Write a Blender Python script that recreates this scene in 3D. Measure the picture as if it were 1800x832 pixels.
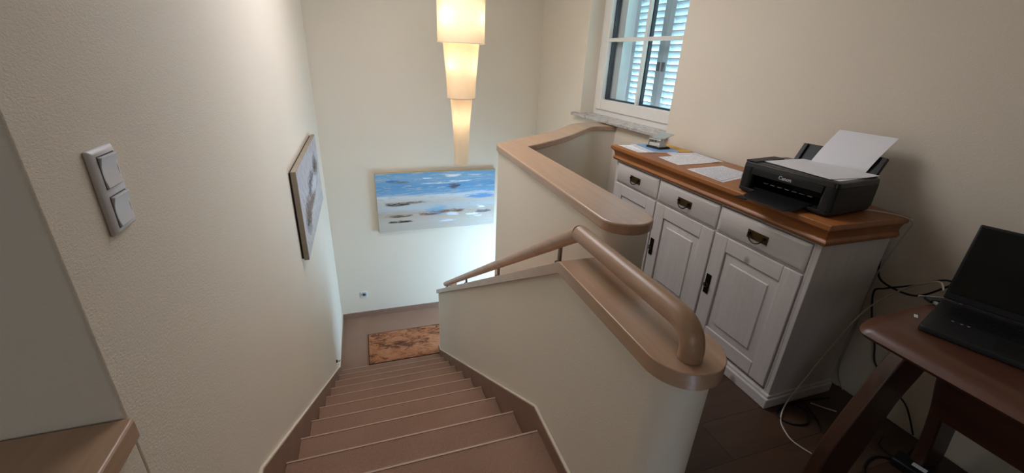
import bpy, bmesh, math, random
from mathutils import Vector, Matrix
random.seed(7)
for o in list(bpy.data.objects): bpy.data.objects.remove(o)
SC = bpy.context.scene
COL = SC.collection

# ------------------------------------------------------------------ camera
def camera():
    yaw, pit, rol, f = math.radians(19.728), math.radians(22.959), math.radians(-2.736), 741.71
    fwd = Vector((math.sin(yaw)*math.cos(pit), math.cos(yaw)*math.cos(pit), -math.sin(pit)))
    right = Vector((math.cos(yaw), -math.sin(yaw), 0))
    down = fwd.cross(right)
    r2 = right*math.cos(rol) + down*math.sin(rol)
    d2 = -right*math.sin(rol) + down*math.cos(rol)
    cam = bpy.data.cameras.new('camera'); o = bpy.data.objects.new('camera', cam); COL.objects.link(o)
    m = Matrix((r2, -d2, -fwd)).transposed().to_4x4(); m.translation = (0, 0, 1.45)
    o.matrix_world = m
    cam.sensor_fit = 'HORIZONTAL'; cam.sensor_width = 36; cam.lens = 36*f/1800; cam.clip_start = .02
    SC.camera = o
camera()

# ------------------------------------------------------------------ world, sun, added area lights, exposure
W = bpy.data.worlds.new('sky'); SC.world = W; W.use_nodes = True
nt = W.node_tree; bg = nt.nodes['Background']
bg.inputs[0].default_value = (.56, .75, 1, 1); bg.inputs[1].default_value = 10.0
sun = bpy.data.lights.new('sun', 'SUN'); sun.energy = 18; sun.angle = .01; sun.color = (1, .95, .86)
so = bpy.data.objects.new('sun', sun); COL.objects.link(so)
so.rotation_euler = Vector((-.36, .12, -.92)).to_track_quat('-Z', 'Y').to_euler()
def area(name, loc, direction, sx, sy, power, color):
    l = bpy.data.lights.new(name, 'AREA'); l.shape = 'RECTANGLE'; l.size = sx; l.size_y = sy
    l.energy = power; l.color = color
    o = bpy.data.objects.new(name, l); COL.objects.link(o); o.location = loc
    o.rotation_euler = Vector(direction).to_track_quat('-Z', 'Y').to_euler()
    return o
ZC_ = 2.45
# area lights added for brightness; their windows are assumed, no openings are modelled
area('assumed_daylight_lower', (1.95, 3.95, -1.0), (-1, .12, -.05), 1.0, .9, 24, (.42, .70, 1))  # bluish daylight from below; the lower window is assumed, not built
area('fill_ceiling', (.45, 2.7, ZC_-.03), (0, 0, -1), 1.0, 1.4, 14.5, (.96, .94, 1))  # unseen ceiling fill added over the stairs, no roof window here
area('fill_rear', (-1.2, -2.15, 1.5), (.1, 1, -.1), 1.2, 1.1, 5, (.80, .90, 1))  # weak rear fill added to lift the end wall, no window here
VS = SC.view_settings
SC.display_settings.display_device = 'sRGB'
VS.view_transform = 'Standard'; VS.look = 'None'; VS.gamma = 1; VS.use_curve_mapping = False
VS.exposure = 0.94

# ------------------------------------------------------------------ materials
def lin(c):
    return tuple((v/255/12.92 if v/255 <= .04045 else ((v/255+.055)/1.055)**2.4) for v in c) + (1,)
class NT:
    def __init__(s, name):
        s.m = bpy.data.materials.new(name); s.m.use_nodes = True; s.t = s.m.node_tree
        s.b = s.t.nodes['Principled BSDF']; s.out = s.t.nodes['Material Output']
    def n(s, typ, **kw):
        x = s.t.nodes.new(typ)
        for k, v in kw.items():
            if isinstance(k, str) and k.startswith('i_'): x.inputs[k[2:]].default_value = v
            else: setattr(x, k, v)
        return x
    def l(s, a, b): s.t.links.new(a, b)
    def coord(s, scale=(1, 1, 1), kind='Object', rot=(0, 0, 0), loc=(0, 0, 0)):
        tc = s.n('ShaderNodeTexCoord'); mp = s.n('ShaderNodeMapping')
        mp.inputs['Scale'].default_value = scale; mp.inputs['Rotation'].default_value = rot; mp.inputs['Location'].default_value = loc
        s.l(tc.outputs[kind], mp.inputs['Vector']); return mp.outputs[0]
    def noise(s, vec, scale=5, detail=3, rough=.5, dist=0):
        x = s.n('ShaderNodeTexNoise'); x.inputs['Scale'].default_value = scale; x.inputs['Detail'].default_value = detail
        x.inputs['Roughness'].default_value = rough; x.inputs['Distortion'].default_value = dist
        if vec: s.l(vec, x.inputs['Vector'])
        return x.outputs['Fac']
    def ramp(s, fac, stops):
        r = s.n('ShaderNodeValToRGB'); e = r.color_ramp.elements
        while len(e) < len(stops): e.new(.5)
        for q, (p, c) in zip(e, stops): q.position = p; q.color = c if len(c) == 4 else (*c, 1)
        s.l(fac, r.inputs[0]); return r.outputs[0]
    def bump(s, h, strength=.3, dist=.01):
        x = s.n('ShaderNodeBump'); x.inputs['Strength'].default_value = strength; x.inputs['Distance'].default_value = dist
        s.l(h, x.inputs['Height']); s.l(x.outputs[0], s.b.inputs['Normal'])
    def math(s, op, a, b=None, c=None):
        x = s.n('ShaderNodeMath'); x.operation = op
        for i, v in enumerate((a, b, c)):
            if v is None: continue
            if isinstance(v, (int, float)): x.inputs[i].default_value = v
            else: s.l(v, x.inputs[i])
        return x.outputs[0]
    def mix(s, fac, a, b):
        x = s.n('ShaderNodeMix'); x.data_type = 'RGBA'
        for sock, v in ((x.inputs[0], fac), (x.inputs[6], a), (x.inputs[7], b)):
            if isinstance(v, (int, float)): sock.default_value = v
            elif isinstance(v, tuple): sock.default_value = v
            else: s.l(v, sock)
        return x.outputs[2]
def plain(name, c, rough=.5, metal=0, var=.06, scale=12, bump=0, bscale=80, bdist=.002):
    s = NT(name); c = lin(c); v = s.coord()
    d = tuple(max(0, x*(1-var)) for x in c[:3]); e = tuple(min(1, x*(1+var)) for x in c[:3])
    s.l(s.ramp(s.noise(v, scale), [(.3, d), (.7, e)]), s.b.inputs['Base Color'])
    s.b.inputs['Roughness'].default_value = rough; s.b.inputs['Metallic'].default_value = metal
    if bump: s.bump(s.noise(v, bscale, 2), bump, bdist)
    return s.m
def wood(name, c1, c2, axis='Y', grain=18, rough=.45, knots=None, coat=0):
    s = NT(name); st = {'X': (.08, 1, 1), 'Y': (1, .08, 1), 'Z': (1, 1, .08)}[axis]
    v = s.coord(st); f = s.noise(v, grain, 6, .65, .6); g = s.noise(v, grain*7, 2, .5)
    col = s.ramp(f, [(.3, lin(c1)), (.7, lin(c2))])
    col = s.mix(s.math('MULTIPLY', g, .22), col, lin(tuple(x*.62 for x in c1)))
    if knots:
        k = s.n('ShaderNodeTexVoronoi'); k.inputs['Scale'].default_value = knots[1]; k.inputs['Randomness'].default_value = 1
        s.l(s.coord((1, 1, .75)), k.inputs['Vector'])
        msk = s.ramp(k.outputs['Distance'], [(.0, (1, 1, 1)), (.05, (.75, .75, .75)), (.1, (0, 0, 0))])
        col = s.mix(msk, col, lin(knots[0]))
    s.l(col, s.b.inputs['Base Color']); s.b.inputs['Roughness'].default_value = rough
    s.b.inputs['Coat Weight'].default_value = coat; s.b.inputs['Coat Roughness'].default_value = .24
    s.bump(f, .06, .002)
    return s.m
def wall_paint():
    s = NT('cream_wall_paint'); v = s.coord((1, 1, 2.1))
    f = s.noise(v, 125, 3, .55, .8); g = s.noise(s.coord(), 1.2, 2)
    s.l(s.ramp(g, [(.3, lin((231, 220, 203))), (.7, lin((234, 224, 207)))]), s.b.inputs['Base Color'])
    s.b.inputs['Roughness'].default_value = .85; s.bump(f, .3, .005)
    return s.m
def carpet(name, c1, c2):
    s = NT(name); v = s.coord()
    w = s.n('ShaderNodeTexWave'); w.inputs['Scale'].default_value = 55; w.inputs['Distortion'].default_value = 1.5; w.inputs['Detail'].default_value = 1
    s.l(s.coord((1, 1.1, 1), rot=(0, 0, .7)), w.inputs['Vector'])
    n = s.noise(v, 190, 2); m = s.noise(v, 3, 2)
    f = s.math('ADD', s.math('MULTIPLY', n, .5), s.math('ADD', s.math('MULTIPLY', w.outputs['Fac'], .2), s.math('MULTIPLY', m, .3)))
    s.l(s.ramp(f, [(.3, lin(c1)), (.7, lin(c2))]), s.b.inputs['Base Color']); s.b.inputs['Roughness'].default_value = .95
    s.bump(s.math('ADD', w.outputs['Fac'], n), .35, .003)
    return s.m
def rug_mat():
    s = NT('rug_pile'); v = s.coord((1, 2.0, 1))
    f = s.noise(v, 8.5, 12, .78, .8); n = s.noise(s.coord(), 260, 2); big = s.noise(s.coord((1, 1.6, 1), loc=(.3, .2, 0)), 2.6, 3)
    f = s.math('ADD', f, s.math('MULTIPLY', s.math('SUBTRACT', big, .5), .45))
    c = s.ramp(f, [(.34, lin((52, 28, 17))), (.43, lin((104, 60, 34))), (.49, lin((168, 104, 62))), (.58, lin((186, 122, 82))), (.68, lin((190, 136, 110)))])
    c = s.mix(s.math('MULTIPLY', n, .35), c, lin((80, 48, 30)))
    s.l(c, s.b.inputs['Base Color']); s.b.inputs['Roughness'].default_value = .95; s.bump(n, .5, .006)
    return s.m
def marble():
    s = NT('speckled_marble'); v = s.coord()
    f = s.noise(v, 26, 8, .75); g = s.noise(v, 140, 2)
    c = s.ramp(f, [(.35, lin((105, 102, 100))), (.47, lin((196, 192, 188))), (.7, lin((222, 219, 215)))])
    c = s.mix(s.math('MULTIPLY', g, .3), c, lin((140, 136, 132)))
    s.l(c, s.b.inputs['Base Color']); s.b.inputs['Roughness'].default_value = .25
    return s.m
def glass():
    s = NT('window_glass'); t = s.n('ShaderNodeBsdfTransparent'); g = s.n('ShaderNodeBsdfGlossy'); g.inputs['Roughness'].default_value = .02
    t.inputs[0].default_value = (.93, .96, .97, 1)
    fr = s.n('ShaderNodeFresnel'); fr.inputs[0].default_value = 1.45
    ge = s.n('ShaderNodeNewGeometry'); mx = s.n('ShaderNodeMixShader'); s.l(s.math('MULTIPLY', fr.outputs[0], s.math('SUBTRACT', 1.0, ge.outputs['Backfacing'])), mx.inputs[0]); s.l(t.outputs[0], mx.inputs[1]); s.l(g.outputs[0], mx.inputs[2])
    s.l(mx.outputs[0], s.out.inputs[0]); return s.m
def shade_mat():
    s = NT('stretched_lamp_fabric'); v = s.coord((1, 1, .2))
    f = s.noise(v, 60, 3); d = s.n('ShaderNodeBsdfDiffuse'); t = s.n('ShaderNodeBsdfTranslucent')
    col = s.ramp(f, [(.3, lin((176, 160, 138))), (.7, lin((190, 176, 154)))])
    d.inputs[0].default_value = lin((206, 192, 166)); s.l(col, t.inputs[0])
    m = s.n('ShaderNodeMixShader'); m.inputs[0].default_value = .17; s.l(d.outputs[0], m.inputs[1]); s.l(t.outputs[0], m.inputs[2])
    e = s.n('ShaderNodeEmission'); e.inputs[0].default_value = (1, .84, .62, 1); e.inputs[1].default_value = SHADE_GLOW
    a = s.n('ShaderNodeAddShader'); s.l(m.outputs[0], a.inputs[0]); s.l(e.outputs[0], a.inputs[1]); s.l(a.outputs[0], s.out.inputs[0])
    return s.m
def emit(name, c, k):
    s = NT(name); s.b.inputs['Emission Color'].default_value = c; s.b.inputs['Emission Strength'].default_value = k
    s.b.inputs['Base Color'].default_value = c; return s.m
SHADE_GLOW = .07
def painting(name, axis, stops, spots, wob, ns, nscale=(1, 1), streaks=()):
    """flat painted picture: u runs along `axis`, v along z, both 0..1 (Generated)"""
    s = NT(name); tc = s.n('ShaderNodeTexCoord'); sep = s.n('ShaderNodeSeparateXYZ'); s.l(tc.outputs['Generated'], sep.inputs[0])
    u, v = sep.outputs[axis], sep.outputs['Z']
    cmb = s.n('ShaderNodeCombineXYZ'); s.l(s.math('MULTIPLY', u, nscale[0]), cmb.inputs[0]); s.l(s.math('MULTIPLY', v, nscale[1]), cmb.inputs[1])
    n1 = s.noise(cmb.outputs[0], ns, 6, .65, .5); n2 = s.noise(cmb.outputs[0], ns*2.2, 5, .7, .3); n3 = s.noise(cmb.outputs[0], ns*.9, 3, .5, .2)
    vv = s.math('ADD', v, s.math('MULTIPLY', s.math('SUBTRACT', n1, .5), wob))
    col = s.ramp(vv, [(p, lin(c)) for p, c in stops])
    for th, c, k in streaks:
        nn = s.noise(cmb.outputs[0], ns*.8+th*3, 8, .72, .6 if ns > 6 else .1)
        col = s.mix(s.ramp(nn, [(th, (0, 0, 0)), (th+.09, (k, k, k))]), col, lin(c))
    u2 = s.math('ADD', u, s.math('MULTIPLY', s.math('SUBTRACT', n3, .5), .12)); v2 = s.math('ADD', v, s.math('MULTIPLY', s.math('SUBTRACT', n2, .5), .07))
    for (u0, v0, a, b, c, soft, k) in spots:
        du = s.math('DIVIDE', s.math('SUBTRACT', u2, u0), a); dv = s.math('DIVIDE', s.math('SUBTRACT', v2, v0), b)
        d = s.math('ADD', s.math('POWER', s.math('ABSOLUTE', du), 2.0), s.math('POWER', s.math('ABSOLUTE', dv), 2.0))
        d = s.math('ADD', d, s.math('MULTIPLY', s.math('SUBTRACT', n2, .5), soft*2.6))
        msk = s.ramp(d, [(.45, (k, k, k)), (1.0, (0, 0, 0))])
        col = s.mix(msk, col, lin(c))
    s.l(col, s.b.inputs['Base Color']); s.b.inputs['Roughness'].default_value = .55; s.bump(n2, .3, .004)
    return s.m
def printed(name, c=(236, 236, 238)):
    s = NT(name); tc = s.n('ShaderNodeTexCoord'); sep = s.n('ShaderNodeSeparateXYZ'); s.l(tc.outputs['Generated'], sep.inputs[0])
    ln = s.math('FRACT', s.math('MULTIPLY', sep.outputs['X'], 24)); a = s.math('LESS_THAN', ln, .35)
    cm = s.n('ShaderNodeCombineXYZ'); s.l(s.math('FLOOR', s.math('MULTIPLY', sep.outputs['X'], 24)), cm.inputs[0]); s.l(s.math('MULTIPLY', sep.outputs['Y'], 22), cm.inputs[1])
    b = s.math('GREATER_THAN', s.noise(cm.outputs[0], 1.2, 2), .46)
    e = s.math('MULTIPLY', s.math('GREATER_THAN', sep.outputs['Y'], .1), s.math('LESS_THAN', sep.outputs['Y'], .88))
    m = s.math('MULTIPLY', s.math('MULTIPLY', a, b), s.math('MULTIPLY', e, .5))
    s.l(s.mix(m, lin(c), lin((70, 72, 80))), s.b.inputs['Base Color']); s.b.inputs['Roughness'].default_value = .7
    return s.m

M = dict(
    wall=wall_paint(), oak=wood('bleached_oak_y', (180, 143, 114), (198, 162, 132), 'Y', 14, .4, coat=.6),
    rail=wood('bleached_oak_rail', (166, 128, 98), (190, 152, 120), 'Y', 22, .4, coat=.25),
    carpet=carpet('brown_woven_carpet', (130, 97, 79), (160, 127, 106)), skirt=plain('brown_skirting', (142, 110, 92), .75, 0, .08, 5, .15, 200),
    caulk=plain('cream_caulk', (226, 214, 196), .6), nosing=plain('nosing_strip', (178, 148, 126), .5, 0, .05),
    rug=rug_mat(), rugedge=plain('dark_rug_binding', (58, 34, 24), .9),
    ceiling=plain('white_ceiling', (236, 232, 224), .9, 0, .02), plank0=wood('walnut_plank_a', (64, 46, 34), (86, 63, 48), 'X', 9, .4),
    plank1=wood('walnut_plank_b', (60, 43, 32), (82, 59, 45), 'X', 9, .4), plank2=wood('walnut_plank_c', (69, 50, 37), (92, 68, 52), 'X', 9, .4),
    pine=wood('honey_pine_top', (142, 84, 38), (178, 112, 58), 'Y', 12, .4, coat=.3), 
    wpine=wood('whitewashed_pine', (216, 208, 203), (228, 221, 216), 'Z', 10, .55, ((150, 136, 128), 4.2)),
    wpiney=wood('whitewashed_pine_rail', (216, 208, 203), (228, 221, 216), 'Y', 10, .55, ((150, 136, 128), 4.2)),
    bronze=plain('antique_brass', (92, 72, 46), .45, .75, .2, 60), iron=plain('dark_bronze_ring', (44, 36, 28), .4, .8, .2, 60),
    black=plain('black_plastic', (13, 13, 15), .5, 0, .15, 30), gloss=plain('glossy_black_plastic', (9, 9, 11), .3, 0, .1, 30),
    dark=plain('deep_black', (6, 6, 7), .7, 0, .1), paper=plain('white_paper', (238, 238, 242), .75, 0, .015, 8),
    print=printed('printed_paper'), print2=printed('printed_paper_pale', (226, 228, 236)), blue=plain('blue_folder', (120, 168, 216), .5), yellow=plain('yellow_envelope', (222, 176, 78), .6),
    grey=plain('grey_card', (176, 176, 174), .6), lightmetal=plain('pale_grey_metal', (196, 196, 188), .32, .45, .06), steel=plain('brushed_steel', (140, 134, 126), .35, .85, .1, 40),
    switch=plain('white_switch_plastic', (226, 226, 230), .35, 0, .02), groove=plain('switch_gap', (92, 90, 90), .7),
    mahog=wood('mahogany_y', (72, 40, 26), (108, 62, 40), 'Y', 10, .4, coat=.3), mahogz=wood('mahogany_z', (62, 38, 27), (90, 57, 40), 'Z', 10, .42, coat=.2),
    laptop=plain('laptop_shell', (30, 31, 34), .45, .1, .06, 40), screen=plain('off_screen', (7, 10, 11), .15, 0, .2, 4), key=plain('laptop_key', (16, 16, 18), .5),
    cablew=plain('white_cable', (196, 190, 178), .5), cableb=plain('black_cable', (16, 16, 17), .5), usb=plain('usb_shell', (168, 168, 168), .35, .5),
    frame=plain('white_window_frame', (236, 234, 230), .4, 0, .015), spacer_shade=plain('dark_spacer_and_shade', (48, 56, 70), .5), marble=marble(), glass=glass(),
    shutter=plain('pale_shutter_paint', (196, 210, 220), .6, 0, .03, 20), latch=plain('shutter_latch', (120, 116, 118), .5, .4),
    lawn=plain('lawn_grass', (92, 118, 72), .95, 0, .3, 2, .6, 40, .05), plaster=plain('outer_plaster', (222, 222, 222), .85, 0, .03, 10, .3, 90),
    shade=shade_mat(), wire=plain('lamp_wire_ring', (206, 196, 178), .4, .3), bulb=emit('warm_bulb', (1, .82, .55, 1), 6),
    canvas=plain('canvas_edge', (206, 188, 156), .8, 0, .06, 40, .2, 300), canvasg=plain('grey_canvas_edge', (158, 146, 130), .8, 0, .06, 40, .2, 300), batten=plain('dark_stretcher', (46, 38, 34), .8),
    label=plain('white_sticker', (214, 216, 218), .6), ink=plain('white_lettering', (206, 206, 208), .5),
)
S1 = (58, 52, 50); WH = (240, 244, 248)
M['sea'] = painting('seascape_paint', 'X', [(0, (196, 188, 176)), (.16, (202, 192, 178)), (.3, (190, 176, 158)), (.4, (190, 200, 206)), (.5, (206, 200, 188)), (.6, (214, 220, 226)), (.64, (120, 172, 212)), (.78, (100, 160, 208)), (.9, (132, 178, 212)), (1, (112, 168, 210))], [
    (.48, .33, .1, .11, (130, 176, 210), 1.2, .8), (.88, .55, .16, .05, (92, 154, 214), 1.4, .9), (.3, .4, .22, .05, (196, 204, 208), 1.5, .8),
    (.17, .47, .11, .035, (74, 54, 44), 2.2, .95), (.3, .49, .12, .02, (110, 86, 72), 2.5, .8), (.17, .26, .1, .025, (96, 68, 50), 2.4, .9), (.18, .16, .1, .022, (40, 36, 36), 2.6, .95),
    (.42, .27, .09, .03, (126, 78, 56), 2.4, .85), (.56, .3, .12, .03, (120, 84, 66), 2.4, .85), (.67, .3, .05, .035, (110, 74, 58), 2.4, .85), (.9, .26, .08, .03, (84, 74, 96), 2, .85),
    (.64, .745, .055, .05, (86, 80, 92), 2.0, .95), (.2, .845, .09, .018, (116, 126, 134), 2.0, .9), (.13, .87, .06, .018, (58, 112, 196), 1.6, .9),
    (.63, .93, .07, .025, WH, 1.6, 1), (.42, .9, .04, .012, WH, 1.2, 1), (.5, .81, .14, .012, WH, 1.6, .9), (.7, .83, .1, .013, WH, 1.4, 1), (.82, .93, .05, .014, (206, 224, 240), 1.4, .9),
    (.87, .62, .07, .03, (190, 210, 228), 1.5, .9), (.62, .25, .06, .035, (222, 232, 242), 1.6, .95), (.58, .13, .07, .02, (214, 230, 246), 1.4, .95), (.8, .22, .06, .02, WH, 1.4, .95), (.88, .35, .04, .025, WH, 1.6, .95), (.86, .18, .05, .018, (216, 230, 242), 1.4, .9)], .09, 7, (1, 6), ((.53, (188, 210, 226), .75), (.56, (132, 156, 172), .6), (.545, (206, 202, 192), .5), (.57, (160, 140, 118), .3)))
M['abstract'] = painting('abstract_paint', 'Y', [(0, (190, 186, 182)), (.3, (206, 203, 202)), (.7, (198, 197, 204)), (1, (186, 186, 192))], [
    (.22, .36, .14, .2, (82, 58, 42), 2.8, 1), (.5, .52, .17, .2, (52, 46, 46), 2.8, 1), (.75, .62, .12, .2, (36, 32, 36), 2.8, 1), (.4, .4, .2, .1, (120, 92, 70), 2.6, .9), (.62, .5, .2, .1, (216, 216, 222), 2.4, .9), (.16, .3, .05, .05, (34, 30, 30), 2.5, .9), (.86, .62, .05, .12, (130, 96, 70), 2.4, .9)], .3, 5, (9, 1.6), ((.5, (160, 156, 160), .8), (.57, (112, 98, 88), .75)))

# ------------------------------------------------------------------ geometry helpers
class MB:
    def __init__(s): s.v = []; s.f = []
    def add(s, vs, fs):
        k = len(s.v); s.v += [tuple(p) for p in vs]; s.f += [tuple(i+k for i in f) for f in fs]; return s
    def box(s, x0, x1, y0, y1, z0, z1):
        vs = [(x, y, z) for z in (z0, z1) for y in (y0, y1) for x in (x0, x1)]
        return s.add(vs, [(0, 2, 3, 1), (4, 5, 7, 6), (0, 1, 5, 4), (2, 6, 7, 3), (0, 4, 6, 2), (1, 3, 7, 5)])
    def loft(s, rings, closed=True, caps=True):
        n = len(rings[0]); vs = [p for r in rings for p in r]; fs = []
        for i in range(len(rings)-1):
            for j in range(n if closed else n-1):
                a, b = i*n+j, i*n+(j+1) % n
                fs.append((a, b, b+n, a+n))
        if caps:
            fs.append(tuple(range(n))[::-1]); fs.append(tuple((len(rings)-1)*n+j for j in range(n)))
        return s.add(vs, fs)
    def prism(s, poly, z0, z1):
        return s.loft([[(x, y, z0) for x, y in poly], [(x, y, z1) for x, y in poly]])
    def tube(s, pts, r, n=10, caps=True):
        pts = [Vector(p) for p in pts]; rings = []; up = None
        for i, p in enumerate(pts):
            t = (pts[min(i+1, len(pts)-1)] - pts[max(i-1, 0)]).normalized()
            if up is None: up = Vector((0, 0, 1)) if abs(t.z) < .9 else Vector((1, 0, 0))
            a = (up - t*up.dot(t)).normalized(); up = a; b = t.cross(a)
            rr = r[i] if isinstance(r, (list, tuple)) else r
            rings.append([p + (a*math.cos(q) + b*math.sin(q))*rr for q in (2*math.pi*k/n for k in range(n))])
        return s.loft(rings, True, caps)
    def lathe(s, prof, n=40, c=(0, 0), caps=False):
        rings = [[(c[0]+r*math.cos(2*math.pi*k/n), c[1]+r*math.sin(2*math.pi*k/n), z) for k in range(n)] for r, z in prof]
        return s.loft(rings, True, caps)
    def xf(s, m):
        s.v = [tuple(m @ Vector(p)) for p in s.v]; return s
    def build(s, name, mat, parent=None, bevel=0, smooth=False, seg=2, kind=None, solid=0):
        me = bpy.data.meshes.new(name); me.from_pydata(s.v, [], s.f); me.materials.append(M[mat] if isinstance(mat, str) else mat)
        bm = bmesh.new(); bm.from_mesh(me); bmesh.ops.recalc_face_normals(bm, faces=bm.faces); bm.to_mesh(me); bm.free()
        o = bpy.data.objects.new(name, me); COL.objects.link(o)
        if parent is not None:
            o.parent = parent
        if solid:
            md = o.modifiers.new('thick', 'SOLIDIFY'); md.thickness = solid; md.offset = 0
        if bevel:
            md = o.modifiers.new('bevel', 'BEVEL'); md.width = bevel; md.segments = seg; md.limit_method = 'ANGLE'; md.angle_limit = math.radians(38)
        if smooth or bevel:
            for p in me.polygons: p.use_smooth = True
            try: me.set_sharp_from_angle(angle=math.radians(42))
            except Exception: pass
        if kind: o['kind'] = kind
        return o
def tag(o, label=None, cat=None, group=None, kind=None):
    if label: o['label'] = label
    if cat: o['category'] = cat
    if group: o['group'] = group
    if kind: o['kind'] = kind
    return o
def thing(name, label, cat, loc=(0, 0, 0), rz=0, group=None):
    o = bpy.data.objects.new(name, None); COL.objects.link(o); o.location = loc; o.rotation_euler = (0, 0, rz); o.empty_display_size = .05
    return tag(o, label, cat, group)
def crom(pts, n=8):
    pts = [Vector(p) for p in pts]; out = []
    for i in range(len(pts)-1):
        p0, p1, p2, p3 = pts[max(i-1, 0)], pts[i], pts[i+1], pts[min(i+2, len(pts)-1)]
        for k in range(n):
            t = k/n; out.append(.5*((2*p1)+(p2-p0)*t+(2*p0-5*p1+4*p2-p3)*t*t+(3*p1-p0-3*p2+p3)*t**3))
    return out + [pts[-1]]
def struct(o, label=None): return tag(o, label, None, None, 'structure')
def offset_poly(poly, d):
    """inset a CCW polygon by d"""
    n = len(poly); out = []
    for i in range(n):
        p0, p1, p2 = Vector(poly[i-1]), Vector(poly[i]), Vector(poly[(i+1) % n])
        e0, e1 = (p1-p0).normalized(), (p2-p1).normalized()
        n0, n1 = Vector((-e0.y, e0.x)), Vector((-e1.y, e1.x)); b = n0+n1
        b = b/max(b.length_squared, .3)*2
        out.append(tuple(p1 + b*d*.5*1.0)) if b.length > 0 else out.append(tuple(p1))
    return out

# ------------------------------------------------------------------ shell
XL, XR, YB, ZC = -.45, .602, 4.828, 2.45
ZL = -1.638                                   # landing level
RISE, RUN, Y0 = .182, .295, 1.2
KW = .0484
def wx(y, d=0): return 2.17 - KW*(y-.8) + d    # window wall, d metres outward
o = MB().box(XL-.24, XL, .755, YB, -3.3, ZC).build('wall_left', 'wall', bevel=.006); struct(o, 'cream textured wall running down along the left of the stairs')
o = MB().box(XL-.24, XL, -2.2, .755, -.3, .78).build('wall_left_low', 'wall', bevel=.004); struct(o, 'low cream half wall under the oak ledge at the left edge')
o = MB().box(-2.6, XL-.24, .755, .95, -.3, ZC).build('wall_left_end', 'wall'); struct(o)
o = MB().box(-2.75, -2.6, -2.2, .95, -.3, ZC).build('wall_far_left', 'wall'); struct(o)
o = MB().box(-.7, 2.45, YB, YB+.2, -3.3, ZC).build('wall_back', 'wall'); struct(o, 'cream stairwell wall behind the hanging lamp and the seascape')
def wall_grid(mb, us, zs, holes, fn, t):
    """cells of a wall grid, each one a block through the wall; holes = set of (i, j)"""
    nu, nz = len(us), len(zs)
    vid = {}
    def P(i, j, k):
        if (i, j, k) not in vid: vid[(i, j, k)] = len(mb.v); mb.v.append(tuple(fn(us[i], zs[j], t*k)))
        return vid[(i, j, k)]
    solid = lambda i, j: 0 <= i < nu-1 and 0 <= j < nz-1 and (i, j) not in holes
    for i in range(nu-1):
        for j in range(nz-1):
            if not solid(i, j): continue
            for k in (0, 1):
                mb.f.append((P(i, j, k), P(i+1, j, k), P(i+1, j+1, k), P(i, j+1, k)))
            if not solid(i-1, j): mb.f.append((P(i, j, 0), P(i, j+1, 0), P(i, j+1, 1), P(i, j, 1)))
            if not solid(i+1, j): mb.f.append((P(i+1, j, 0), P(i+1, j+1, 0), P(i+1, j+1, 1), P(i+1, j, 1)))
            if not solid(i, j-1): mb.f.append((P(i, j, 0), P(i+1, j, 0), P(i+1, j, 1), P(i, j, 1)))
            if not solid(i, j+1): mb.f.append((P(i, j+1, 0), P(i+1, j+1, 0), P(i+1, j+1, 1), P(i, j+1, 1)))
    return mb
o = MB().box(-2.75, 2.65, -2.5, -2.2, -.3, ZC).build('wall_near', 'wall'); struct(o)
WY0, WY1, WZ0, WZ1 = 2.6, 3.845, .955, 2.26
TW = .36
o = wall_grid(MB(), [-2.2, -1.9, -.8, WY0, 3.4, WY1, 4.55, YB], [-3.3, -1.5, -.5, WZ0, WZ1, ZC], {(3, 3), (4, 3)}, lambda u, z, d: (wx(u, d), u, z), TW).build('wall_right', 'wall', bevel=.004)
struct(o, 'cream wall with the window above the sideboard')
o = MB().box(-2.75, 2.7, -2.5, YB+.2, ZC, ZC+.15).build('ceiling', 'ceiling'); struct(o)
o = MB().box(XL, .79, Y0+8*RUN, YB, ZL-.22, ZL).build('floor_landing', 'carpet'); struct(o, 'brown carpeted landing at the foot of the stairs')
o = MB().box(XL, XR, -2.2, Y0-.0, -.2, 0).build('floor_stairhead', 'carpet'); struct(o, 'brown carpet at the head of the stairs')
o = MB().box(-2.6, XL-.24, -2.2, .755, -.2, 0).build('floor_left', 'plank1'); struct(o)
o = MB().box(-.7, 2.4, -2.2, YB, -3.4, -3.2).build('floor_lower', 'carpet'); struct(o)

# guard wall around the stairwell: plan outline of its oak cap (CCW)
RC, GX0, GX1, GYE = .0985, .757, .956, 1.2
far = crom([(.783, 2.548, 0), (.90, 2.655, 0), (1.05, 2.762, 0), (1.238, 2.896, 0), (1.402, 3.035, 0), (1.57, 3.215, 0), (1.71, 3.36, 0), (1.84, 3.425, 0), (1.94, 3.432, 0), (wx(3.41), 3.41, 0)], 4)
near = crom([(wx(3.205), 3.205, 0), (1.905, 3.222, 0), (1.795, 3.18, 0), (1.627, 3.016, 0), (1.473, 2.862, 0), (1.289, 2.696, 0), (1.094, 2.547, 0), (.956, 2.45, 0)], 4)
near2 = [(p.x, p.y) for p in near]; far2 = [(p.x, p.y) for p in far]
cap = [(GX1, GYE)] + near2[::-1] + far2[::-1] + [(.774, 2.52), (GX0, GYE)]
end = [((GX0+GX1)/2 - (GX1-GX0)/2*math.cos(a), GYE - .09*math.sin(a)) for a in (math.pi*k/14 for k in range(1, 14))]
cap = cap + end
o = MB().prism(cap, .91, .95).build('trim_guard_cap', 'oak', bevel=.007, seg=3); struct(o, 'curved pale oak cap on the taller guard wall beside the sideboard')
gw = offset_poly(cap, .024)
# keep the far ends on the window wall
gw = [(wx(y) if x > wx(y)-.06 else x, y) for x, y in gw]
o = MB().prism(gw, -3.2, .911).build('wall_guard', 'wall', bevel=.012, seg=3); struct(o, 'taller cream guard wall with rounded end behind the handrail')

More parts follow.
